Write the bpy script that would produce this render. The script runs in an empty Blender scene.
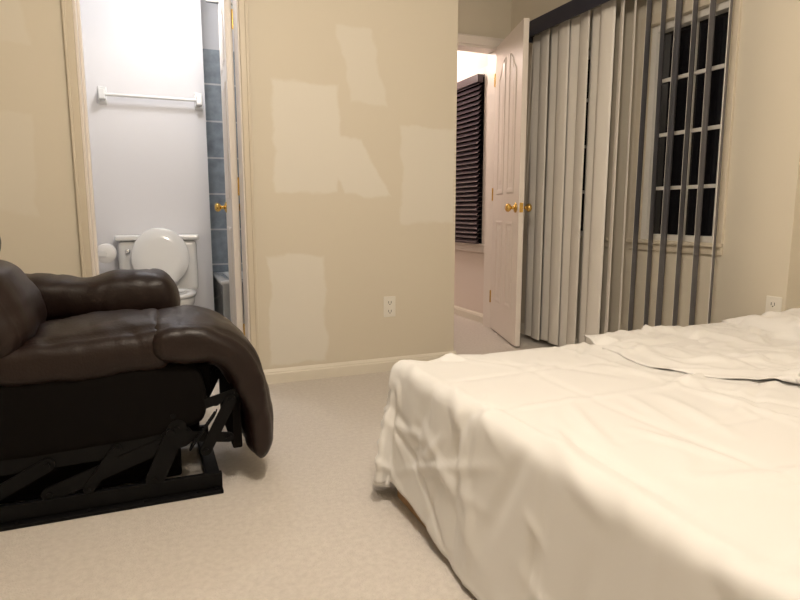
import bpy, bmesh, math, random, time
from mathutils import Vector, Matrix, noise
random.seed(4)
S=bpy.context.scene
COL=S.collection
try:
    S.view_settings.view_transform='Standard'
    S.view_settings.look='None'
except Exception as e: print(e)

# ---------------------------------------------------------------- materials
def mat(name,col,rough=.6,metal=0,spec=.5,bump=None,noise_col=None,coat=0,sheen=0,trans=0):
    m=bpy.data.materials.new(name); m.use_nodes=True
    nt=m.node_tree; b=nt.nodes['Principled BSDF']
    b.inputs['Base Color'].default_value=(*col,1); b.inputs['Roughness'].default_value=rough
    b.inputs['Metallic'].default_value=metal; b.inputs['Specular IOR Level'].default_value=spec
    b.inputs['Coat Weight'].default_value=coat; b.inputs['Sheen Weight'].default_value=sheen
    b.inputs['Transmission Weight'].default_value=trans
    tc=nt.nodes.new('ShaderNodeTexCoord')
    if noise_col:
        sc,c2,lo,hi=noise_col
        n=nt.nodes.new('ShaderNodeTexNoise'); n.inputs['Scale'].default_value=sc; n.inputs['Detail'].default_value=6
        r=nt.nodes.new('ShaderNodeMapRange'); r.inputs[1].default_value=lo; r.inputs[2].default_value=hi
        mx=nt.nodes.new('ShaderNodeMix'); mx.data_type='RGBA'
        mx.inputs[6].default_value=(*col,1); mx.inputs[7].default_value=(*c2,1)
        nt.links.new(tc.outputs['Object'],n.inputs['Vector']); nt.links.new(n.outputs['Fac'],r.inputs[0])
        nt.links.new(r.outputs[0],mx.inputs[0]); nt.links.new(mx.outputs[2],b.inputs['Base Color'])
    if bump:
        sc,st,dist=bump
        n=nt.nodes.new('ShaderNodeTexNoise'); n.inputs['Scale'].default_value=sc; n.inputs['Detail'].default_value=5
        bp=nt.nodes.new('ShaderNodeBump'); bp.inputs['Strength'].default_value=st; bp.inputs['Distance'].default_value=dist
        nt.links.new(tc.outputs['Object'],n.inputs['Vector']); nt.links.new(n.outputs['Fac'],bp.inputs['Height'])
        nt.links.new(bp.outputs[0],b.inputs['Normal'])
    return m

def paint_patch_mat(name,base,light,patches):
    m=mat(name,base,.55,bump=(180,.08,.002)); nt=m.node_tree; b=nt.nodes['Principled BSDF']
    g=nt.nodes.new('ShaderNodeNewGeometry'); sp=nt.nodes.new('ShaderNodeSeparateXYZ')
    nt.links.new(g.outputs['Position'],sp.inputs[0])
    nz=nt.nodes.new('ShaderNodeTexNoise'); nz.inputs['Scale'].default_value=5; nz.inputs['Detail'].default_value=4
    nt.links.new(g.outputs['Position'],nz.inputs['Vector'])
    def M(op,a,b_=None):
        n=nt.nodes.new('ShaderNodeMath'); n.operation=op
        for i,v in enumerate((a,b_)):
            if v is None: continue
            if isinstance(v,(int,float)): n.inputs[i].default_value=v
            else: nt.links.new(v,n.inputs[i])
        return n.outputs[0]
    nn=M('MULTIPLY',M('SUBTRACT',nz.outputs['Fac'],.5),.11)
    tot=None
    for (u0,u1,z0,z1,w,sh) in patches:
        cx,cz,hx,hz=(u0+u1)/2,(z0+z1)/2,(u1-u0)/2,(z1-z0)/2
        dz=M('SUBTRACT',sp.outputs['Z'],cz)
        dx=M('ADD',M('SUBTRACT',sp.outputs['X'],cx),M('MULTIPLY',dz,sh))
        ax=M('SUBTRACT',hx,M('ABSOLUTE',dx))
        az=M('SUBTRACT',hz,M('ABSOLUTE',dz))
        d=M('ADD',M('MINIMUM',ax,az),nn)
        r=nt.nodes.new('ShaderNodeMapRange'); r.interpolation_type='SMOOTHSTEP'
        r.inputs[1].default_value=0; r.inputs[2].default_value=.022; r.inputs[4].default_value=w
        nt.links.new(d,r.inputs[0])
        tot=r.outputs[0] if tot is None else M('MAXIMUM',tot,r.outputs[0])
    mx=nt.nodes.new('ShaderNodeMix'); mx.data_type='RGBA'
    mx.inputs[6].default_value=(*base,1); mx.inputs[7].default_value=(*light,1)
    nt.links.new(tot,mx.inputs[0]); nt.links.new(mx.outputs[2],b.inputs['Base Color'])
    return m

WALLC=(.72,.66,.545)
M_wall=mat('cream_wall_paint',WALLC,.55,bump=(180,.08,.002))
M_main=paint_patch_mat('patched_wall_paint',WALLC,(.79,.75,.665),[
 (.58,.94,.95,1.52,1,0),(.86,1.14,.95,1.26,1,.55),(.95,1.15,1.42,1.80,.7,.2),
 (1.26,1.60,.80,1.33,.8,0),(.53,.85,.08,.66,1,0),(-.8,-.42,.85,1.28,.4,0),(-.8,-.42,1.55,1.82,.4,.2)])
M_ceil=mat('ceiling_paint',(.82,.80,.75),.8)
M_trim=mat('trim_paint',(.68,.61,.49),.4)
M_base=mat('baseboard_paint',(.80,.75,.65),.4)
M_bath=mat('bathroom_wall_paint',(.76,.75,.765),.5)
M_hall=mat('hall_wall_paint',(.82,.73,.66),.6)
M_doorw=mat('white_door_paint',(.86,.80,.74),.35)
M_carpet=mat('beige_carpet',(.665,.615,.56),.95,spec=.1,bump=(200,.5,.008),noise_col=(60,(.59,.54,.49),.35,.7),sheen=.2)
M_brass=mat('brass',(.75,.5,.15),.2,1)
M_white=mat('white_ceramic',(.80,.80,.79),.12,coat=.4)
M_plast=mat('white_plastic',(.84,.81,.74),.35)
M_dark=mat('outlet_slot',(.03,.03,.03),.6)
M_chrome=mat('chrome',(.8,.8,.8),.15,1)
M_leather=mat('brown_leather',(.0125,.0060,.0047),.40,spec=.34,bump=(150,.22,.004),noise_col=(5,(.017,.0085,.0067),.4,.7))
M_black=mat('black_fabric',(.0045,.0035,.0032),.9,spec=.1,bump=(300,.3,.002))
M_steel=mat('black_steel',(.0035,.0035,.004),.5,.0,spec=.15)
M_sheet=mat('white_cotton_sheet',(.785,.775,.76),.55,spec=.25,sheen=.15)
M_matt=mat('mattress_fabric',(.75,.72,.66),.8)
M_wood=mat('pine_wood',(.42,.26,.14),.6,noise_col=(12,(.32,.19,.09),.4,.6))
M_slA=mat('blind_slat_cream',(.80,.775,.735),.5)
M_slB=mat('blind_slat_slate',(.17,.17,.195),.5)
M_navy=mat('valance_slate_vinyl',(.03,.032,.05),.35)
M_hblind=mat('dark_wood_blind',(.06,.042,.055),.3)
M_glass=mat('night_window_glass',(.006,.006,.008),.03,spec=.6)
M_vinyl=mat('window_vinyl',(.72,.70,.66),.35)
M_count=mat('grey_countertop',(.2,.2,.21),.3)
M_paper=mat('toilet_paper',(.8,.79,.78),.9)
M_tile=mat('blue_grey_tile',(.2,.24,.28),.25)
nt=M_tile.node_tree; b=nt.nodes['Principled BSDF']
g=nt.nodes.new('ShaderNodeNewGeometry'); mp=nt.nodes.new('ShaderNodeMapping'); mp.inputs['Rotation'].default_value=(math.radians(-90),0,0)
br=nt.nodes.new('ShaderNodeTexBrick'); br.offset=0; br.inputs['Scale'].default_value=1
br.inputs['Brick Width'].default_value=.2; br.inputs['Row Height'].default_value=.25; br.inputs['Mortar Size'].default_value=.006
br.inputs['Color1'].default_value=(.30,.35,.40,1); br.inputs['Color2'].default_value=(.36,.40,.44,1); br.inputs['Mortar'].default_value=(.7,.7,.7,1)
nt.links.new(g.outputs['Position'],mp.inputs[0]); nt.links.new(mp.outputs[0],br.inputs['Vector'])
nz=nt.nodes.new('ShaderNodeTexNoise'); nz.inputs['Scale'].default_value=14; nz.inputs['Detail'].default_value=6
mx=nt.nodes.new('ShaderNodeMix'); mx.data_type='RGBA'; mx.blend_type='OVERLAY'; mx.inputs[0].default_value=.6
nt.links.new(g.outputs['Position'],nz.inputs['Vector']); nt.links.new(br.outputs['Color'],mx.inputs[6]); nt.links.new(nz.outputs['Fac'],mx.inputs[7])
nt.links.new(mx.outputs[2],b.inputs['Base Color'])
M_btile=mat('bathroom_floor_tile',(.5,.5,.5),.3)

# ---------------------------------------------------------------- helpers
def empty(name,loc=(0,0,0)):
    e=bpy.data.objects.new(name,None); e.empty_display_size=.1; COL.objects.link(e); e.location=loc; return e
def link(name,me,m,parent=None,smooth=False):
    o=bpy.data.objects.new(name,me); COL.objects.link(o)
    if m:
        for x in (m if isinstance(m,(list,tuple)) else [m]): me.materials.append(x)
    if smooth:
        for p in me.polygons: p.use_smooth=True
    if parent:
        o.parent=parent; o.matrix_parent_inverse=Matrix.Translation(-Vector(parent.location))
    return o
def from_bm(name,bm,m,parent=None,smooth=False):
    bmesh.ops.recalc_face_normals(bm,faces=bm.faces)
    me=bpy.data.meshes.new(name); bm.to_mesh(me); bm.free(); return link(name,me,m,parent,smooth)
def add_box(bm,a,b):
    a=Vector(a);b=Vector(b)
    r=bmesh.ops.create_cube(bm,size=1)
    for v in r['verts']:
        v.co=Vector(((a.x+b.x)/2+v.co.x*(b.x-a.x),(a.y+b.y)/2+v.co.y*(b.y-a.y),(a.z+b.z)/2+v.co.z*(b.z-a.z)))
    return r['verts']
def box(name,a,b,m,parent=None,bev=0,seg=3):
    bm=bmesh.new(); add_box(bm,a,b); o=from_bm(name,bm,m,parent)
    if bev:
        md=o.modifiers.new('bevel','BEVEL'); md.width=bev; md.segments=seg; md.limit_method='ANGLE'
        for p in o.data.polygons: p.use_smooth=True
        w=o.modifiers.new('wn','WEIGHTED_NORMAL')
    return o
def boxes(name,lst,m,parent=None,bev=0):
    bm=bmesh.new()
    for a,b in lst: add_box(bm,a,b)
    o=from_bm(name,bm,m,parent)
    if bev:
        md=o.modifiers.new('bevel','BEVEL'); md.width=bev; md.segments=2; md.limit_method='ANGLE'
    return o
def add_cyl(bm,p,q,r,seg=20,r2=None):
    p=Vector(p);q=Vector(q);d=q-p
    rot=d.to_track_quat('Z','Y').to_matrix().to_4x4()
    bmesh.ops.create_cone(bm,cap_ends=True,segments=seg,radius1=r,radius2=r if r2 is None else r2,depth=d.length,matrix=Matrix.Translation((p+q)/2)@rot)
def cyl(name,p,q,r,m,parent=None,seg=24,r2=None):
    bm=bmesh.new(); add_cyl(bm,p,q,r,seg,r2); o=from_bm(name,bm,m,parent,True)
    md=o.modifiers.new('es','EDGE_SPLIT'); md.split_angle=math.radians(40); return o
def lathe_bm(bm,prof,origin,axis,seg=28):
    rot=Vector(axis).to_track_quat('Z','Y').to_matrix(); rings=[]
    for r,h in prof:
        rings.append([bm.verts.new(Vector(origin)+rot@Vector((r*math.cos(2*math.pi*i/seg),r*math.sin(2*math.pi*i/seg),h))) for i in range(seg)])
    for a,b_ in zip(rings,rings[1:]):
        for i in range(seg):
            bm.faces.new((a[i],a[(i+1)%seg],b_[(i+1)%seg],b_[i]))
    bm.faces.new(rings[0][::-1]); bm.faces.new(rings[-1])
def lathe(name,prof,origin,axis,m,parent=None,seg=28):
    bm=bmesh.new(); lathe_bm(bm,prof,origin,axis,seg); return from_bm(name,bm,m,parent,True)
def loft(name,rings,m,parent=None,caps=True,smooth=True):
    bm=bmesh.new(); R=[[bm.verts.new(p) for p in r] for r in rings]; n=len(R[0])
    for a,b_ in zip(R,R[1:]):
        for i in range(n): bm.faces.new((a[i],a[(i+1)%n],b_[(i+1)%n],b_[i]))
    if caps: bm.faces.new(R[0][::-1]); bm.faces.new(R[-1])
    return from_bm(name,bm,m,parent,smooth)
def catmull(pts,n):
    out=[]; P=[pts[0]]+list(pts)+[pts[-1]]
    for i in range(1,len(P)-2):
        for k in range(n):
            t=k/n
            out.append(tuple(.5*((2*P[i][j])+(-P[i-1][j]+P[i+1][j])*t+(2*P[i-1][j]-5*P[i][j]+4*P[i+1][j]-P[i+2][j])*t*t+(-P[i-1][j]+3*P[i][j]-3*P[i+1][j]+P[i+2][j])*t**3) for j in range(len(pts[0]))))
    out.append(tuple(pts[-1])); return out
def cushion(name,spine,v0,v1,m,parent,n=3.2,seg=56,wr=.004,seed=0,endr=.05,step=14,cr=0):
    """spine: (u,z,thickness) in the U-Z plane, swept superellipse with width along V"""
    P=catmull(spine,step); L=[0]
    for a,b_ in zip(P,P[1:]): L.append(L[-1]+math.hypot(b_[0]-a[0],b_[1]-a[1]))
    T=L[-1]; rings=[]; vc=(v0+v1)/2; hw=(v1-v0)/2
    for i,p in enumerate(P):
        a=P[max(0,i-1)]; c=P[min(len(P)-1,i+1)]
        d=Vector((c[0]-a[0],c[1]-a[1])).normalized(); nn=Vector((-d.y,d.x))
        e=min(L[i],T-L[i]); k=1.0
        if e<endr: k=math.sqrt(max(.0,1-(1-e/endr)**2))*.92+.08
        th=p[2]/2*k; w=hw-(1-k)*min(endr,hw*.5)
        ring=[]
        for j in range(seg):
            t=2*math.pi*j/seg; ct,st=math.cos(t),math.sin(t)
            x=math.copysign(abs(ct)**(2/n),ct)*w; y=math.copysign(abs(st)**(2/n),st)*th
            y*=1+.10*(1-(x/hw)**2)
            y-=math.copysign(.006*math.exp(-((abs(x)-hw*.80)/.010)**2),y)
            pt=Vector((p[0]+nn.x*y,vc+x,p[1]+nn.y*y))
            f=noise.noise(pt*7+Vector((seed,0,0)))*wr+noise.noise(pt*18+Vector((seed,3,0)))*wr*.35
            if cr: f-=cr*max(0,1-abs(noise.noise(Vector((L[i]*13+seed,x*4,seed))))*5)
            pt+=Vector((nn.x,0,nn.y))*f*(1 if y>0 else -1)
            ring.append(pt)
        rings.append(ring)
    return loft(name,rings,m,parent)
def tube(name,pts,r,m,parent=None,cyc=False):
    cu=bpy.data.curves.new(name,'CURVE'); cu.dimensions='3D'; cu.bevel_depth=r; cu.bevel_resolution=3
    s=cu.splines.new('POLY'); s.points.add(len(pts)-1); s.use_cyclic_u=cyc
    for i,p in enumerate(pts): s.points[i].co=(*p,1)
    o=bpy.data.objects.new(name,cu); COL.objects.link(o); cu.materials.append(m)
    dg=bpy.context.evaluated_depsgraph_get(); me=bpy.data.meshes.new_from_object(o.evaluated_get(dg))
    bpy.data.objects.remove(o); 
    o=link(name,me,None,parent,True)
    return o

# ---------------------------------------------------------------- cloth simulation of the bed sheets (runs first, in an otherwise empty scene)
U0,U1,B0,B1=.667,2.68,.13,1.655; ZB=.415
def simulate(name,verts_fn,nu,nv,colliders,frames,shrink,mass=.25,bend=.35,tens=12,fric=25,damp=1.5):
    bm=bmesh.new(); G=[[bm.verts.new(verts_fn(i/nu,j/nv)) for j in range(nv+1)] for i in range(nu+1)]
    for i in range(nu):
        for j in range(nv): bm.faces.new((G[i][j],G[i+1][j],G[i+1][j+1],G[i][j+1]))
    me=bpy.data.meshes.new(name); bm.to_mesh(me); bm.free()
    o=bpy.data.objects.new(name+'_sim',me); COL.objects.link(o)
    cs=[]
    for (a,b_,bev,flare) in colliders:
        c=box('collider',a,b_,None)
        if flare:
            for v in c.data.vertices:
                if v.co.z<(a[2]+b_[2])/2:
                    v.co.x+= -flare if v.co.x<(a[0]+b_[0])/2 else flare
                    v.co.y+= -flare if v.co.y<(a[1]+b_[1])/2 else flare
        if bev:
            md=c.modifiers.new('b','BEVEL'); md.width=bev; md.segments=5
        c.modifiers.new('col','COLLISION'); c.collision.thickness_outer=.006; c.collision.cloth_friction=fric
        c.collision.damping=.5
        cs.append(c)
    md=o.modifiers.new('cloth','CLOTH'); st=md.settings
    st.quality=7; st.mass=mass; st.tension_stiffness=tens; st.compression_stiffness=tens; st.shear_stiffness=4; st.bending_stiffness=bend
    st.tension_damping=5; st.compression_damping=5; st.shear_damping=5; st.bending_damping=.5; st.air_damping=damp
    st.shrink_min=shrink
    md.collision_settings.distance_min=.006; md.collision_settings.collision_quality=3; md.collision_settings.use_self_collision=False
    md.point_cache.frame_start=1; md.point_cache.frame_end=frames
    for f in range(1,frames+1): S.frame_set(f)
    dg=bpy.context.evaluated_depsgraph_get()
    ev=bpy.data.meshes.new_from_object(o.evaluated_get(dg))
    co=[v.co.copy() for v in ev.vertices]
    for c in cs: bpy.data.objects.remove(c)
    bpy.data.objects.remove(o); S.frame_set(1)
    return co
NU,NV=125,120
DU,DN,DF=.350,.28,.31
def f_bed(a,b_):
    x=U0-DU+(U1-U0+DU-.01)*a; y=B0-DN+(B1-B0+DN+DF)*b_
    if x<U0:                               # hem rides up a little towards the window-side corner
        q=min(1,max(0,(1.50-y)/.35)); q=q*q*(3-2*q)
        x=U0-(U0-x)*(.300+.050*q)/DU
    ex=max(0,U0-x); ey=max(0,y-B1,B0-y)
    if ex>0 and ey>0:                      # rounded sheet corner so it clears the floor
        r=math.hypot(ex,ey); lim=max(ex,ey); k=(.45*1+.55*lim/r)
        x=U0-ex*k; y=(B1+ey*k) if y>B1 else (B0-ey*k)
    return (x,y,ZB+.012+.014*noise.noise(Vector((x*4,y*4,1))))
bed_co=simulate('bed_sheet',f_bed,NU,NV,[((U0+.01,B0+.01,.03),(U1+.05,B1-.01,ZB-.006),.022,.030),((-1,-1,-.2),(3.5,3,.004),0,0)],56,-.028,bend=.22)
NU2,NV2=80,100
EDGE=[(.1,1.75),(.8,1.62),(1.0,1.56),(1.15,1.46),(1.31,1.41),(1.45,1.44),(1.70,1.52)]
def edge(y):
    for (a,x0),(b_,x1) in zip(EDGE,EDGE[1:]):
        if y<=b_:
            t=max(0,(y-a)/(b_-a)); t=t*t*(3-2*t); return x0+(x1-x0)*t
    return EDGE[-1][1]
def f_top(a,b_):
    y=B0-.01+(B1-B0-.0)*b_
    e=edge(y)+.03*noise.noise(Vector((y*7,0,9)))
    x=e+(U1-.02-e)*a
    return (x,y,ZB+.05+.06*noise.noise(Vector((x*4,y*4,4)))+.03*noise.noise(Vector((x*11,y*9,4))))
top_co=simulate('top_sheet',f_top,NU2,NV2,[((U0-.2,B0-.2,.05),(U1+.4,B1+.2,ZB-.005),0,0),((2.12,.75,.3),(2.7,1.60,ZB+.045),.03,.03)],13,-.14,bend=.12)

def tent(x,w):
    x=abs(x)/w; return max(0,1-x)
class Creases:
    """straight pressed creases as random line segments in cloth space"""
    def __init__(s,n,su,sv,seed,lmin,lmax,amp,wid):
        r=random.Random(seed); s.L=[]
        for _ in range(n):
            cx,cy=r.random()*su,r.random()*sv; a=r.random()*math.pi; l=r.uniform(lmin,lmax)/2
            s.L.append((cx,cy,math.cos(a),math.sin(a),l,r.uniform(.4,1)*amp*r.choice((1,1,-1)),r.uniform(.6,1.3)*wid,r.uniform(-.6,.6)))
    def __call__(s,x,y):
        d=0
        for cx,cy,c,sn,l,am,w,k in s.L:
            dx=x-cx; dy=y-cy; t=dx*c+dy*sn
            if abs(t)>l: continue
            n_=-dx*sn+dy*c+k*t*t
            if abs(n_)>w: continue
            d+=am*(1-abs(n_)/w)*(1-(t/l)**2)
        return d
def sheet_mesh(name,co,nu,nv,su,sv,fold,cr,parent=None,thick=.002,lift=0):
    bm=bmesh.new(); V=[bm.verts.new(c) for c in co]
    k=nv+1
    for i in range(nu):
        for j in range(nv): bm.faces.new((V[i*k+j],V[(i+1)*k+j],V[(i+1)*k+j+1],V[i*k+j+1]))
    uv=bm.loops.layers.uv.new('UVMap'); bm.verts.index_update()
    for f in bm.faces:
        for l in f.loops:
            q=l.vert.index; l[uv].uv=((q//k)/nu,(q%k)/nv)
    me=bpy.data.meshes.new(name); bm.to_mesh(me); bm.free()
    t=bpy.data.objects.new('tmp',me); COL.objects.link(t); md=t.modifiers.new('s','SUBSURF'); md.levels=1; md.render_levels=1
    dg=bpy.context.evaluated_depsgraph_get(); ev=bpy.data.meshes.new_from_object(t.evaluated_get(dg)); bpy.data.objects.remove(t)
    par={}
    ul=ev.uv_layers[0].data
    for lp in ev.loops: par[lp.vertex_index]=tuple(ul[lp.index].uv)
    nrm=[v.normal.copy() for v in ev.vertices]
    for v in ev.vertices:
        a,b_=par[v.index]; s=a*su; tt=b_*sv; d=0
        n1=noise.noise(Vector((s*3,tt*3,2)))
        if fold:
            for q in range(1,10):
                sg=1 if q%2 else -.7
                fa=.35+.65*max(0,min(1,.5+1.6*noise.noise(Vector((s*2.2,tt*2.2,q*3)))))
                d+=tent(s-(.15+.27*q)+.012*n1,.018)*.0060*sg*fa
                d+=tent(tt-(.02+.25*q)+.012*n1,.018)*.0058*sg*fa
        d+=cr(s,tt)
        if fold:
            d*=min(1,max(0,(edge(v.co.y)+.06-v.co.x)/.08))
        n=nrm[v.index]
        if n.z<-.2: n=-n
        v.co+=n*d
        v.co.z=max(v.co.z+lift,.006)
    o=link(name,ev,M_sheet,parent,True)
    md=o.modifiers.new('solid','SOLIDIFY'); md.thickness=thick; md.offset=0
    return o
bs=sheet_mesh('bed_sheet',bed_co,NU,NV,U1-U0+DU,B1-B0+DN+DF,True,Creases(260,2.35,2.1,3,.10,.55,.0105,.026))
sheet_mesh('top_sheet',top_co,NU2,NV2,1.2,1.5,False,Creases(150,1.2,1.5,8,.12,.5,.014,.032),bs,.002,.004)

# ---------------------------------------------------------------- room shell
H=2.45
VM=3.02; UX=2.48; UC=1.60; HU=2.42
box('floor',(-2.0,-1.3,-.1),(2.95,5.7,0),M_carpet)
box('ceiling',(-2.0,-1.3,H),(2.95,5.7,H+.1),M_ceil)
DB0,DB1=-.24,.447
boxes('wall_back',[((-1.9,VM,0),(DB0,VM+.12,H)),((DB0,VM,2.03),(DB1,VM+.12,H)),((DB1,VM,0),(UC,VM+.12,H)),
                   ((UC-.12,VM+.12,0),(UC,3.87,H))],M_main)
D0,D1=1.67,2.385
boxes('wall_entry',[((UC-.12,3.87,0),(D0,3.99,H)),((D0,3.87,2.03),(D1,3.99,H)),((D1,3.87,0),(2.62,3.99,H))],M_wall)
W1=(2.06,2.55); W2=(2.80,3.22); WZ=(.72,1.83)
boxes('wall_window',[((UX,1.69,0),(UX+.14,W1[0],H)),((UX,W1[0],0),(UX+.14,W1[1],WZ[0])),((UX,W1[0],WZ[1]),(UX+.14,W1[1],H)),
   ((UX,W1[1],0),(UX+.14,W2[0],H)),((UX,W2[0],0),(UX+.14,W2[1],WZ[0])),((UX,W2[0],WZ[1]),(UX+.14,W2[1],H)),((UX,W2[1],0),(UX+.14,3.87,H))],M_wall)
box('wall_right',(2.75,-1.2,0),(2.87,1.69,H),M_wall)
box('wall_left',(-2.0,-1.2,0),(-1.9,VM+.12,H),M_wall)
box('wall_front',(-2.0,-1.3,0),(2.87,-1.2,H),M_wall)
boxes('wall_bathroom',[((-1.0,4.15,0),(.385,4.25,H)),((.30,4.25,0),(.385,4.5,H)),((-1.1,3.14,0),(-1.0,4.25,H))],M_bath)
boxes('wall_bathroom_tile',[((.385,4.5,0),(1.48,4.6,1.98)),((1.39,3.14,0),(1.48,4.5,1.98))],M_tile)
boxes('wall_bathroom_bulkhead',[((.385,4.5,1.98),(1.48,4.6,H)),((1.39,3.14,1.98),(1.48,4.5,H))],M_bath)
box('floor_bathroom',(-1.0,3.14,0),(1.39,4.5,.006),M_btile)
boxes('wall_hall',[((HU,3.99,0),(HU+.14,5.6,H)),((.9,5.6,0),(HU+.14,5.7,H)),((.9,4.6,0),(1.0,5.6,H)),((1.0,4.6,0),(1.48,4.7,H)),((1.47,3.99,0),(1.48,4.6,H))],M_hall)

def baseboard(name,segs,nrm,h=.075,t=.014):
    bm=bmesh.new(); n=Vector((*nrm,0))
    for p,q in segs:
        prof=[(0,0),(t,0),(t,h*.68),(t*.75,h*.74),(t*.75,h*.82),(t*.35,h*.93),(.0,h)]
        A=[bm.verts.new(Vector((p[0],p[1],0))+n*a+Vector((0,0,z))) for a,z in prof]
        B=[bm.verts.new(Vector((q[0],q[1],0))+n*a+Vector((0,0,z))) for a,z in prof]
        k=len(prof)
        for i in range(k): bm.faces.new((A[i],A[(i+1)%k],B[(i+1)%k],B[i]))
        bm.faces.new(A[::-1]); bm.faces.new(B)
    return from_bm(name,bm,M_base)
CW=.045
baseboard('baseboard_back',[((DB1+CW,VM),(UC+.014,VM)),((-1.9,VM),(DB0-CW,VM))],(0,-1))
baseboard('baseboard_nook',[((UC,VM),(UC,3.87))],(1,0))
baseboard('baseboard_window',[((UX,1.69),(UX,3.87))],(-1,0))
baseboard('baseboard_right',[((2.75,-1.2),(2.75,1.6))],(-1,0))
baseboard('baseboard_left',[((-1.9,-1.2),(-1.9,VM))],(1,0))
baseboard('baseboard_hall',[((HU,3.99),(HU,5.6))],(-1,0))

def casing(name,u0,u1,v,zt,w=CW,d=.014,side=-1,left=True,right=True,mt=M_trim):
    L=[]
    def st(a,b_,z0,z1): L.append(((a,min(v,v+side*d),z0),(b_,max(v,v+side*d),z1)))
    def st2(a,b_,z0,z1): L.append(((a,min(v,v+side*(d+.006)),z0),(b_,max(v,v+side*(d+.006)),z1)))
    if left: st(u0-w,u0,0,zt+w); st2(u0-w,u0-w+.014,0,zt+w)
    if right: st(u1,u1+w,0,zt+w); st2(u1+w-.014,u1+w,0,zt+w)
    st(u0,u1,zt,zt+w); st2(u0-(w if left else 0),u1+(w if right else 0),zt+w-.014,zt+w)
    return boxes(name,L,mt,bev=.003)
casing('trim_1',DB0,DB1,VM,2.03,w=.040)
boxes('trim_2',[((DB0,VM-.005,0),(DB0+.012,VM+.125,2.03)),((DB1-.008,VM-.005,0),(DB1,VM+.125,2.03)),((DB0+.012,VM-.005,2.018),(DB1-.008,VM+.125,2.03)),
                ((DB0+.012,VM+.04,0),(DB0+.024,VM+.075,2.018))],M_doorw,bev=.002)
casing('trim_3',D0,D1,3.87,2.03,w=.06,mt=M_doorw)
boxes('trim_4',[((D0,3.865,0),(D0+.015,3.995,2.03)),((D1-.015,3.865,0),(D1,3.995,2.03)),((D0+.015,3.865,2.015),(D1-.015,3.995,2.03))],M_doorw,bev=.002)

# ---------------------------------------------------------------- panel doors
def panel_door(name,hinge,free,w,h=2.01,t=.035,z0=.012,mt=M_doorw,knob_z=.90,arch=True):
    root=empty(name,(hinge[0],hinge[1],0))
    d=(Vector(free)-Vector(hinge)).normalized(); ang=math.atan2(d.y,d.x)
    def fin(o):
        o.parent=root; o.matrix_parent_inverse=Matrix.Identity(4); return o
    o=fin(box('slab',(0,-t/2,z0),(w,t/2,z0+h),mt,None,.002,1))
    bm=bmesh.new(); st=.11; cw=(w-3*st*.95)/2
    rows=[(.22,.80),(.98,1.88)] if arch else [(.22,.78),(.93,1.52),(1.62,1.90)]
    for side in (-1,1):
        for c in range(2):
            x0=st+c*(cw+st*.8); x1=x0+cw
            for ri,(a,b_) in enumerate(rows):
                pts=[(x0,a),(x1,a)]
                if arch and ri==len(rows)-1:
                    for k in range(9):
                        f=k/8; x=x1+(x0-x1)*f
                        g_=(1-f) if c==0 else f
                        hh=b_-.12+.12*math.sin(g_*math.pi/2)**1.5
                        pts.append((x,hh))
                else: pts+= [(x1,b_),(x0,b_)]
                cx=sum(p[0] for p in pts)/len(pts); cz=sum(p[1] for p in pts)/len(pts)
                def ring(off,y):
                    r=[]
                    for x,z in pts:
                        sx=(x-cx); sz=(z-cz); hx=(x1-x0)/2; hz=(b_-a)/2
                        r.append(bm.verts.new((cx+sx*(1-off/hx),side*(t/2+y),cz+sz*(1-off/hz)+z0)))
                    return r
                rs=[ring(0,0),ring(.006,.006),ring(.018,.006),ring(.026,.0008),ring(.045,.0008),ring(.062,.005)]
                n=len(pts)
                for A,B in zip(rs,rs[1:]):
                    for i in range(n): bm.faces.new((A[i],A[(i+1)%n],B[(i+1)%n],B[i]))
                bm.faces.new(rs[-1])
    fin(from_bm('panels',bm,mt))
    bm=bmesh.new()
    for side in (-1,1):
        lathe_bm(bm,[(.032,0),(.032,.004),(.024,.010),(.011,.014),(.010,.030),(.020,.036),(.027,.046),(.026,.058),(.016,.066),(.003,.068)],(w-.062,side*t/2,knob_z),(0,side,0))
    fin(from_bm('knobs',bm,M_brass,None,True))
    fin(box('latch_plate',(w-.001,-.012,knob_z-.03),(w+.0015,.012,knob_z+.03),M_brass))
    bm=bmesh.new()
    for z in (.25,1.0,1.8): add_cyl(bm,(-.004,-t/2-.003,z-.045),(-.004,-t/2-.003,z+.045),.006,10)
    fin(from_bm('hinges',bm,M_brass))
    root.rotation_euler[2]=ang
    return root
panel_door('door_1',(2.36,3.835),(2.165,3.21),.655)
panel_door('door_2',(.419,3.165),(.462,3.79),.60,arch=False)

# ---------------------------------------------------------------- bedroom windows
def window(name,v0,v1,z0,z1):
    r=empty(name,(UX+.05,(v0+v1)/2,z0))
    f=.035; x0,x1=UX+.02,UX+.10
    boxes('frame',[((x0,v0,z0),(x1,v0+f,z1)),((x0,v1-f,z0),(x1,v1,z1)),((x0,v0+f,z0),(x1,v1-f,z0+f)),((x0,v0+f,z1-f),(x1,v1-f,z1))],M_vinyl,r,.003)
    box('glass',(UX+.07,v0+f,z0+f),(UX+.076,v1-f,z1-f),M_glass,r)
    L=[]; vc=(v0+v1)/2; L.append(((UX+.058,vc-.009,z0+f),(UX+.07,vc+.009,z1-f)))
    for k in range(1,4):
        z=z0+(z1-z0)*k/4; L.append(((UX+.057,v0+f,z-.009),(UX+.07,v1-f,z+.009)))
    boxes('muntins',L,M_vinyl,r)
    c=.05
    boxes('casing',[((UX-.014,v0-c,z0-c),(UX,v0,z1+c)),((UX-.014,v1,z0-c),(UX,v1+c,z1+c)),((UX-.014,v0,z1),(UX,v1,z1+c)),((UX-.014,v0,z0-c),(UX,v1,z0)),((UX-.03,v0-c,z0-.012),(UX+.02,v1+c,z0+.006))],M_trim,r,.003)
window('window_1',W1[0],W1[1],*WZ)
window('window_2',W2[0],W2[1],*WZ)

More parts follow.
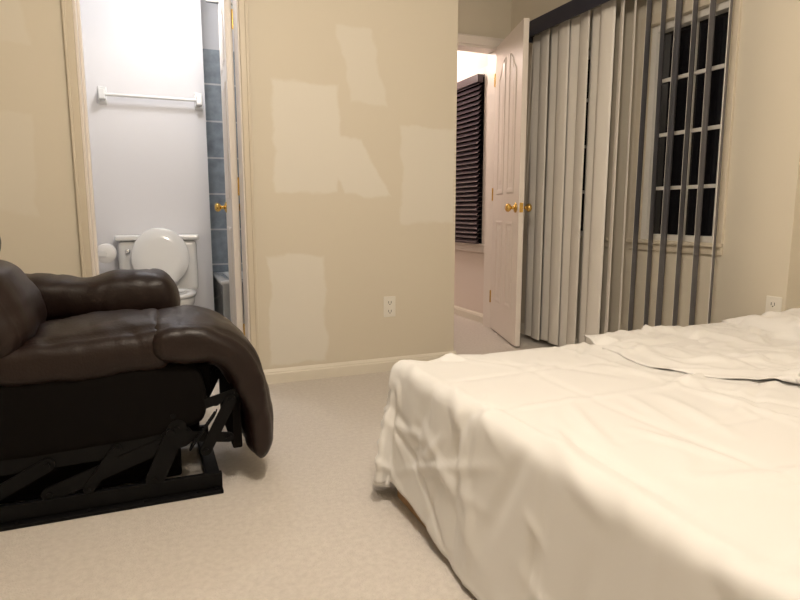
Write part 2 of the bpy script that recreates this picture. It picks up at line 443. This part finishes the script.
# vertical blinds
vb=empty('vertical_blinds',(2.37,2.7,0))
BU=2.375; V0,V1=1.93,3.45; ZT=1.985
boxes('valance',[((BU-.085,V0-.03,ZT-.02),(BU-.078,V1+.02,ZT+.075)),((BU-.078,V0-.03,ZT+.068),(BU+.06,V1+.02,ZT+.075)),((BU-.078,V0-.03,ZT-.02),(BU+.06,V0-.023,ZT+.068)),((BU-.078,V1+.013,ZT-.02),(BU+.06,V1+.02,ZT+.068))],M_navy,vb,.002)
box('head_rail',(BU-.02,V0,ZT+.02),(BU+.02,V1,ZT+.055),M_vinyl,vb)
bm=bmesh.new(); n=16
ANG=[-10,8,-14,2,-16,8,-12,-6, 30,40, 60,58,64,60,64,58]
for i in range(n):
    v=V1-.06-(V1-V0-.11)*i/(n-1)
    a=math.radians(ANG[i]+random.uniform(-2,2)); dx,dy=math.sin(a),math.cos(a); nx,ny=-math.cos(a),math.sin(a)
    w=.108 if i<8 else .09; K=6; zt=ZT+.01; zb=.035+random.uniform(-.004,.004)
    sw=random.uniform(-.012,.012)
    off=(-.014 if i%2 else .010) if i<8 else 0
    rows=[]
    for z,sh in ((zb,sw),(zt,0)):
        F=[];B=[]
        for k in range(K+1):
            s=(k/K-.5); c=.007*(1-(2*s)**2)
            px=BU+off+dx*s*w+nx*c; py=v+sh+dy*s*w+ny*c
            F.append(bm.verts.new((px,py,z))); B.append(bm.verts.new((px-nx*.0012,py-ny*.0012,z)))
        rows.append((F,B))
    (F0,Bk0),(F1,Bk1)=rows
    for k in range(K):
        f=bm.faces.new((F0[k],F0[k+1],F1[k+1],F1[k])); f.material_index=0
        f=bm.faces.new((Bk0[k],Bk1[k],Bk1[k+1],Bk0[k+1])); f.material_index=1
    bm.faces.new((F0[0],F1[0],Bk1[0],Bk0[0])); bm.faces.new((F0[K],Bk0[K],Bk1[K],F1[K]))
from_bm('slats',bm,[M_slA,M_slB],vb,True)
tube('bead_chain',[(BU,V1-.01,ZT),(BU-.02,V1+.0,1.3),(BU-.03,V1,.7),(BU-.01,V1-.02,1.3),(BU+.01,V1-.02,ZT)],.002,M_plast,vb)

# hall window with horizontal blinds
hb=empty('window_3',(HU,4.45,.6)); v0,v1,z0,z1=4.09,5.0,.62,1.90
boxes('frame',[((HU-.02,v0-.05,z0-.06),(HU,v0,z1+.05)),((HU-.02,v1,z0-.06),(HU,v1+.05,z1+.05)),((HU-.02,v0,z1),(HU,v1,z1+.05)),((HU-.02,v0,z0-.06),(HU,v1,z0)),((HU-.03,v0-.06,z0-.01),(HU,v1+.06,z0+.008))],M_doorw,hb,.003)
box('glass',(HU-.008,v0,z0),(HU-.002,v1,z1),M_glass,hb)
hbl=empty('horizontal_blinds',(HU-.06,4.45,1.2))
bm=bmesh.new(); z=z0+.03; hc=HU-.055
while z<z1-.05:
    vs=add_box(bm,(hc-.020,v0+.005,z-.0015),(hc+.020,v1-.005,z+.0015))
    bmesh.ops.rotate(bm,verts=vs,cent=(hc,4.4,z),matrix=Matrix.Rotation(math.radians(-52),3,'Y')); z+=.036
add_box(bm,(hc-.023,v0+.003,z1-.06),(hc+.023,v1-.003,z1-.005)); add_box(bm,(hc-.015,v0+.005,z0+.008),(hc+.015,v1-.005,z0+.022))
from_bm('slats',bm,M_hblind,hbl)

# ---------------------------------------------------------------- outlets
def outlet(name,c,axis):
    r=empty(name,c)
    def B(nm,a0,a1,z0,z1,d0,d1,m,bev=0):
        if axis=='V': a=(c[0]+a0,c[1]-d1,c[2]+z0); b_=(c[0]+a1,c[1]-d0,c[2]+z1)
        else: a=(c[0]-d1,c[1]+a0,c[2]+z0); b_=(c[0]-d0,c[1]+a1,c[2]+z1)
        return box(nm,a,b_,m,r,bev)
    B('plate',-.035,.035,-.057,.057,0,.006,M_plast,.003)
    for z in (-.024,.024):
        B('socket',-.017,.017,z-.016,z+.016,.006,.0085,M_plast,.003)
        B('slot_1',-.009,-.006,z-.006,z+.007,.0085,.0088,M_dark); B('slot_2',.006,.009,z-.006,z+.007,.0085,.0088,M_dark)
        B('ground_slot',-.003,.003,z-.013,z-.008,.0085,.0088,M_dark)
outlet('wall_outlet',(1.20,VM,.36),'V')
outlet('wall_outlet.001',(UX,1.74,.455),'U')

# ---------------------------------------------------------------- bathroom objects
tb=empty('towel_bar',(.07,4.15,1.56))
for k,u in enumerate((-.205,.345)):
    boxes('bracket_%d'%(k+1),[((u-.025,4.138,1.515),(u+.025,4.15,1.62)),((u-.018,4.07,1.535),(u+.018,4.14,1.595))],M_white,tb,.006)
cyl('rod',(-.205,4.09,1.565),(.345,4.09,1.565),.010,M_white,tb)
to=empty('toilet',(.055,3.9,0)); tu=.055
box('tank',(tu-.225,3.955,.38),(tu+.225,4.135,.70),M_white,to,.03,4)
box('tank_lid',(tu-.24,3.94,.70),(tu+.24,4.142,.735),M_white,to,.012)
lathe('flush_lever',[(.008,0),(.008,.02),(.014,.024),(.01,.03)],(tu-.17,3.955,.64),(0,-1,0),M_chrome,to)
def oval(cx,cy,a,b_,z,n=40):
    out=[]
    for i in range(n):
        t=2*math.pi*i/n; x=a*math.cos(t); y=b_*math.sin(t)
        if math.sin(t)>0: y*=.8
        out.append(Vector((cx+x,cy+y,z)))
    return out
loft('bowl',[oval(tu,3.74,.11,.20,.0),oval(tu,3.74,.105,.19,.05),oval(tu,3.74,.10,.17,.15),oval(tu,3.72,.14,.21,.27),oval(tu,3.71,.18,.245,.35),oval(tu,3.71,.185,.25,.39),oval(tu,3.71,.15,.21,.392),oval(tu,3.71,.12,.17,.33),oval(tu,3.71,.05,.07,.25)],M_white,to)
bm=bmesh.new()
N=40; R=[]
for (k,z) in ((1.0,.395),(1.02,.405),(1.0,.416),(.68,.416),(.66,.405),(.68,.395)):
    R.append([bm.verts.new(p) for p in oval(tu,3.70,.19*k,.245*k,z,N)])
for q in range(6):
    A=R[q];B=R[(q+1)%6]
    for i in range(N): bm.faces.new((A[i],A[(i+1)%N],B[(i+1)%N],B[i]))
from_bm('seat_ring',bm,M_white,to,True)
def lidring(k,y):
    out=[]
    for i in range(N):
        t=2*math.pi*i/N; zz=.185*math.sin(t)*(1 if math.sin(t)>0 else .9)
        out.append(Vector((tu+.01+.165*k*math.cos(t),3.905+y+ (zz*k)*.12,.595+zz*k)))
    return out
loft('seat_lid',[lidring(.6,-.012),lidring(.97,-.010),lidring(1,-.002),lidring(.98,.008),lidring(.5,.01)],M_white,to)
boxes('hinge_posts',[((tu-.09,3.86,.39),(tu-.06,3.93,.43)),((tu+.06,3.86,.39),(tu+.09,3.93,.43))],M_white,to,.005)
box('tank_mount',(tu-.13,3.86,.30),(tu+.13,3.98,.392),M_white,to,.02)
va=empty('bathroom_vanity',(-.6,3.88,0))
box('cabinet',(-.99,3.62,.006),(-.30,4.14,.77),M_bath,va,.004)
box('countertop',(-.995,3.60,.77),(-.295,4.145,.80),M_count,va,.006)
lathe('basin',[(.02,0),(.12,.002),(.17,.02),(.19,.045),(.18,.045),(.14,.02),(.02,.01)],(-.65,3.87,.80),(0,0,1),M_white,va)
tube('faucet',[(-.65,4.08,.80),(-.65,4.08,.93),(-.65,4.05,.96),(-.65,3.99,.955)],.012,M_chrome,va)
tp=empty('toilet_paper_holder',(-.24,3.8,.64))
bm=bmesh.new(); lathe_bm(bm,[(.018,-.05),(.052,-.05),(.054,-.046),(.054,.046),(.052,.05),(.018,.05)],(-.225,3.80,.64),(0,1,0)); from_bm('paper_roll',bm,M_paper,tp,True)
boxes('holder_arms',[((-.294,3.738,.625),(-.22,3.748,.655)),((-.294,3.852,.625),(-.22,3.862,.655)),((-.299,3.73,.615),(-.290,3.87,.665))],M_white,tp,.002)
cyl('holder_rod',(-.225,3.745,.64),(-.225,3.855,.64),.008,M_white,tp)
bt=empty('bathtub',(.9,4.15,0))
def rr(u0,u1,v0_,v1_,r,z,n=6):
    pts=[]
    for cx,cy,a0 in ((u1-r,v1_-r,0),(u0+r,v1_-r,90),(u0+r,v0_+r,180),(u1-r,v0_+r,270)):
        for k in range(n+1):
            a=math.radians(a0+90*k/n); pts.append(Vector((cx+r*math.cos(a),cy+r*math.sin(a),z)))
    return pts
loft('basin',[rr(.41,1.38,3.83,4.49,.01,.006),rr(.41,1.38,3.83,4.49,.01,.42),rr(.40,1.385,3.815,4.495,.01,.43),rr(.40,1.385,3.815,4.495,.015,.45),rr(.47,1.32,3.89,4.43,.08,.45),rr(.50,1.29,3.91,4.40,.1,.42),rr(.55,1.24,3.95,4.36,.1,.14),rr(.62,1.18,4.0,4.3,.1,.12)],M_white,bt)
tube('tub_spout',[(1.385,4.16,.58),(1.30,4.16,.58),(1.27,4.16,.56)],.022,M_chrome,bt)
sr=empty('shower_rod',(.9,3.88,2.1)); cyl('rod',(.39,3.88,2.1),(1.39,3.88,2.1),.012,M_chrome,sr)

# ---------------------------------------------------------------- recliner (facing +U)
rc=empty('leather_recliner',(-.2,2.15,0))
A0,A1=1.86,2.30
cushion('seat_cushion',[(-.42,.44,.13),(-.30,.445,.16),(-.12,.455,.17),(.0,.462,.165),(.05,.465,.15)],A0,A1,M_leather,rc,wr=.012,seed=1,endr=.045,cr=.003)
cushion('leg_rest',[(-.01,.475,.12),(.07,.478,.14),(.16,.465,.135),(.23,.42,.12),(.27,.34,.11),(.295,.25,.10),(.303,.16,.09),(.298,.085,.07)],A0-.015,A1+.01,M_leather,rc,wr=.011,seed=5,endr=.035,cr=.003)
cushion('lumbar_cushion',[(-.375,.46,.15),(-.41,.53,.20),(-.45,.62,.21),(-.48,.725,.17)],A0-.005,A1,M_leather,rc,wr=.012,seed=9,endr=.06,cr=.003)
cushion('head_cushion',[(-.475,.69,.16),(-.530,.79,.20),(-.59,.88,.20),(-.64,.96,.15)],A0-.005,A1,M_leather,rc,wr=.010,seed=12,endr=.07)
cushion('back_shell',[(-.51,.30,.08),(-.58,.6,.09),(-.70,.92,.08)],A0+.01,A1+.2,M_leather,rc,wr=.004,seed=3,endr=.04)
def sweepU(name,pts,m,n=3,seg=36,seed=0,wr=.006,endr=.06):
    P=catmull(pts,12); rings=[]
    for p in P:
        u,v,z,hw,hh=p; e=min(p[0]-P[0][0],P[-1][0]-p[0]); k=1
        if e<endr: k=math.sqrt(max(0,1-(1-e/endr)**2))*.9+.1
        ring=[]
        for j in range(seg):
            t=2*math.pi*j/seg; ct,st=math.cos(t),math.sin(t)
            q=Vector((u,v+math.copysign(abs(ct)**(2/n),ct)*hw*k,z+math.copysign(abs(st)**(2/n),st)*hh*k))
            q+=Vector((0,ct,st))*(noise.noise(q*9+Vector((seed,0,0)))*wr+noise.noise(q*20)*wr*.35-.003*max(0,1-abs(noise.noise(Vector((u*13,st,seed))))*5))
            ring.append(q)
        rings.append(ring)
    return loft(name,rings,m,rc)
sweepU('armrest_pad',[(-.60,2.40,.555,.11,.08),(-.4,2.40,.57,.115,.088),(-.22,2.40,.565,.115,.078),(-.12,2.40,.575,.12,.088),(.02,2.40,.57,.12,.088),(.10,2.40,.545,.115,.085)],M_leather,seed=4,wr=.009)
sweepU('arm_body',[(-.62,2.41,.31,.09,.22),(-.3,2.41,.31,.095,.22),(.0,2.41,.31,.095,.22),(.08,2.41,.31,.09,.22)],M_leather,n=6,seed=7,endr=.03)
cushion('side_panel',[(-.62,.30,.22),(-.3,.30,.22),(.0,.31,.21),(.14,.32,.16)],1.875,1.935,M_black,rc,n=8,wr=.004,seed=2,endr=.03)
box('side_panel_far',(-.62,2.27,.04),(.14,2.30,.42),M_black,rc,.012)
box('seat_deck',(-.60,1.93,.30),(.16,2.27,.40),M_black,rc,.01)
box('rear_panel',(-.66,1.89,.06),(-.62,2.48,.50),M_black,rc,.01)
box('underside_dark_fill',(-.60,1.95,.035),(.06,2.26,.30),M_black,rc,.01)  # added black block, blocks light and stands in for shade under the seat
box('leg_rest_board',(.215,1.90,.12),(.245,2.27,.36),M_black,rc,.005)
boxes('base_rails',[((-.62,1.845,0),(.175,1.89,.012)),((-.62,1.87,.012),(.175,1.89,.06)),((-.62,2.34,0),(.175,2.385,.012)),((-.62,2.34,.012),(.175,2.36,.055)),
  ((.13,1.89,.0),(.175,2.34,.03)),((-.60,1.89,.0),(-.55,2.34,.03)),((-.22,1.89,.0),(-.18,2.34,.03))],M_steel,rc,.003)
bm=bmesh.new()
for u in (-.52,-.38,-.20,-.05,.10,.155): add_cyl(bm,(u,1.857,.012),(u,1.857,.018),.006,12)
from_bm('bolts',bm,M_steel,rc)
def bar(name,p,q,w=.026,t=.006,v=1.88):
    p=Vector(p);q=Vector(q); d=(q-p); L=d.length; a=math.atan2(d.y,d.x)
    bm=bmesh.new(); n=8; out=[]
    for s in (1,-1):
        for k in range(n+1):
            th=math.pi/2*-1+math.pi*k/n
            out.append(((L/2+math.cos(th)*w/2)*s,math.sin(th)*w/2*s))
    F=[];B=[]
    c=(p+q)/2
    for x,y in out:
        X=c.x+x*math.cos(a)-y*math.sin(a); Z=c.y+x*math.sin(a)+y*math.cos(a)
        F.append(bm.verts.new((X,v-t/2,Z)));B.append(bm.verts.new((X,v+t/2,Z)))
    m_=len(F)
    for i in range(m_): bm.faces.new((F[i],F[(i+1)%m_],B[(i+1)%m_],B[i]))
    bm.faces.new(F);bm.faces.new(B[::-1])
    for e in (p,q): add_cyl(bm,(e.x,v-t/2-.006,e.y),(e.x,v+t/2+.006,e.y),.008,10)
    return from_bm(name,bm,M_steel,rc)
for vv,tag in ((1.878,'near'),(2.262,'far')):
    bar('link_1_'+tag,(-.48,.07),(-.30,.16),.04,v=vv)
    bar('link_2_'+tag,(-.30,.07),(.0,.17),.045,v=vv+.004)
    bar('link_3_'+tag,(-.02,.07),(.05,.22),.055,v=vv-.004)
    bar('link_4_'+tag,(.02,.20),(.20,.17),.032,v=vv)
    bar('link_5_'+tag,(.04,.26),(.23,.31),.03,v=vv+.004)
    bar('link_6_'+tag,(.13,.14),(.21,.29),.035,v=vv-.006)
    bar('link_7_'+tag,(-.50,.18),(.06,.19),.07,v=vv+.007)
    bar('link_8_'+tag,(-.20,.07),(-.12,.18),.03,v=vv-.003)
cyl('drive_tube',(-.05,1.89,.04),(-.05,2.26,.04),.014,M_steel,rc)
cyl('drive_tube_front',(.03,1.86,.21),(.03,2.26,.21),.012,M_steel,rc)
hel=[]
for i in range(240):
    t=i/239; a=t*2*math.pi*14; hel.append((.085+.075*t+.011*math.cos(a)*.5,1.856+.011*math.sin(a),.16+.10*t+.011*math.cos(a)))
tube('spring',hel,.0022,M_steel,rc)

# ---------------------------------------------------------------- bed
bd=empty('bed',(1.6,.9,0))
box('mattress',(U0+.02,B0+.02,.20),(U1-.01,B1-.02,ZB-.012),M_matt,bd,.025,5)
box('box_base',(U0-.002,B0+.02,.0),(U1-.02,B1-.04,.195),M_wood,bd,.006)

# ---------------------------------------------------------------- lamps
def fixture(name,c,r,energy,col,emis):
    e=empty(name,c)
    lathe('canopy',[(.01,0),(r*.6,0),(r*.6,-.02),(.01,-.02)],c,(0,0,1),M_brass,e)
    m=mat(name+'_glass',(1,1,1),.4); b=m.node_tree.nodes['Principled BSDF']
    b.inputs['Emission Color'].default_value=(*col,1); b.inputs['Emission Strength'].default_value=emis
    lathe('shade',[(r,-.02),(r*.97,-.045),(r*.8,-.08),(r*.4,-.10),(.01,-.105)],c,(0,0,1),m,e)
    ld=bpy.data.lights.new(name+'_bulb','POINT'); ld.shadow_soft_size=r*.8; ld.energy=energy; ld.color=col
    o=bpy.data.objects.new(name+'_bulb',ld); COL.objects.link(o); o.location=(c[0],c[1],c[2]-.12-r*.85)
    o.parent=e; o.matrix_parent_inverse=Matrix.Translation(-Vector(c))
fixture('ceiling_lamp',(.52,.80,H),.16,75,(1,.875,.73),4)
fixture('bathroom_ceiling_lamp',(.24,3.40,H),.13,17,(.93,.94,1),4)
fixture('hall_ceiling_lamp',(1.8,4.7,H),.15,30,(1,.83,.74),4)

w=bpy.data.worlds.new('night'); S.world=w; w.use_nodes=True
w.node_tree.nodes['Background'].inputs[0].default_value=(.01,.012,.02,1); w.node_tree.nodes['Background'].inputs[1].default_value=1

# ---------------------------------------------------------------- camera
cd=bpy.data.cameras.new('camera'); cd.sensor_width=36; cd.lens=27; cd.clip_start=.02
co=bpy.data.objects.new('camera',cd); COL.objects.link(co); co.location=(0,0,.87)
co.rotation_euler=(math.radians(90-8.3),0,math.radians(-22.7)); S.camera=co
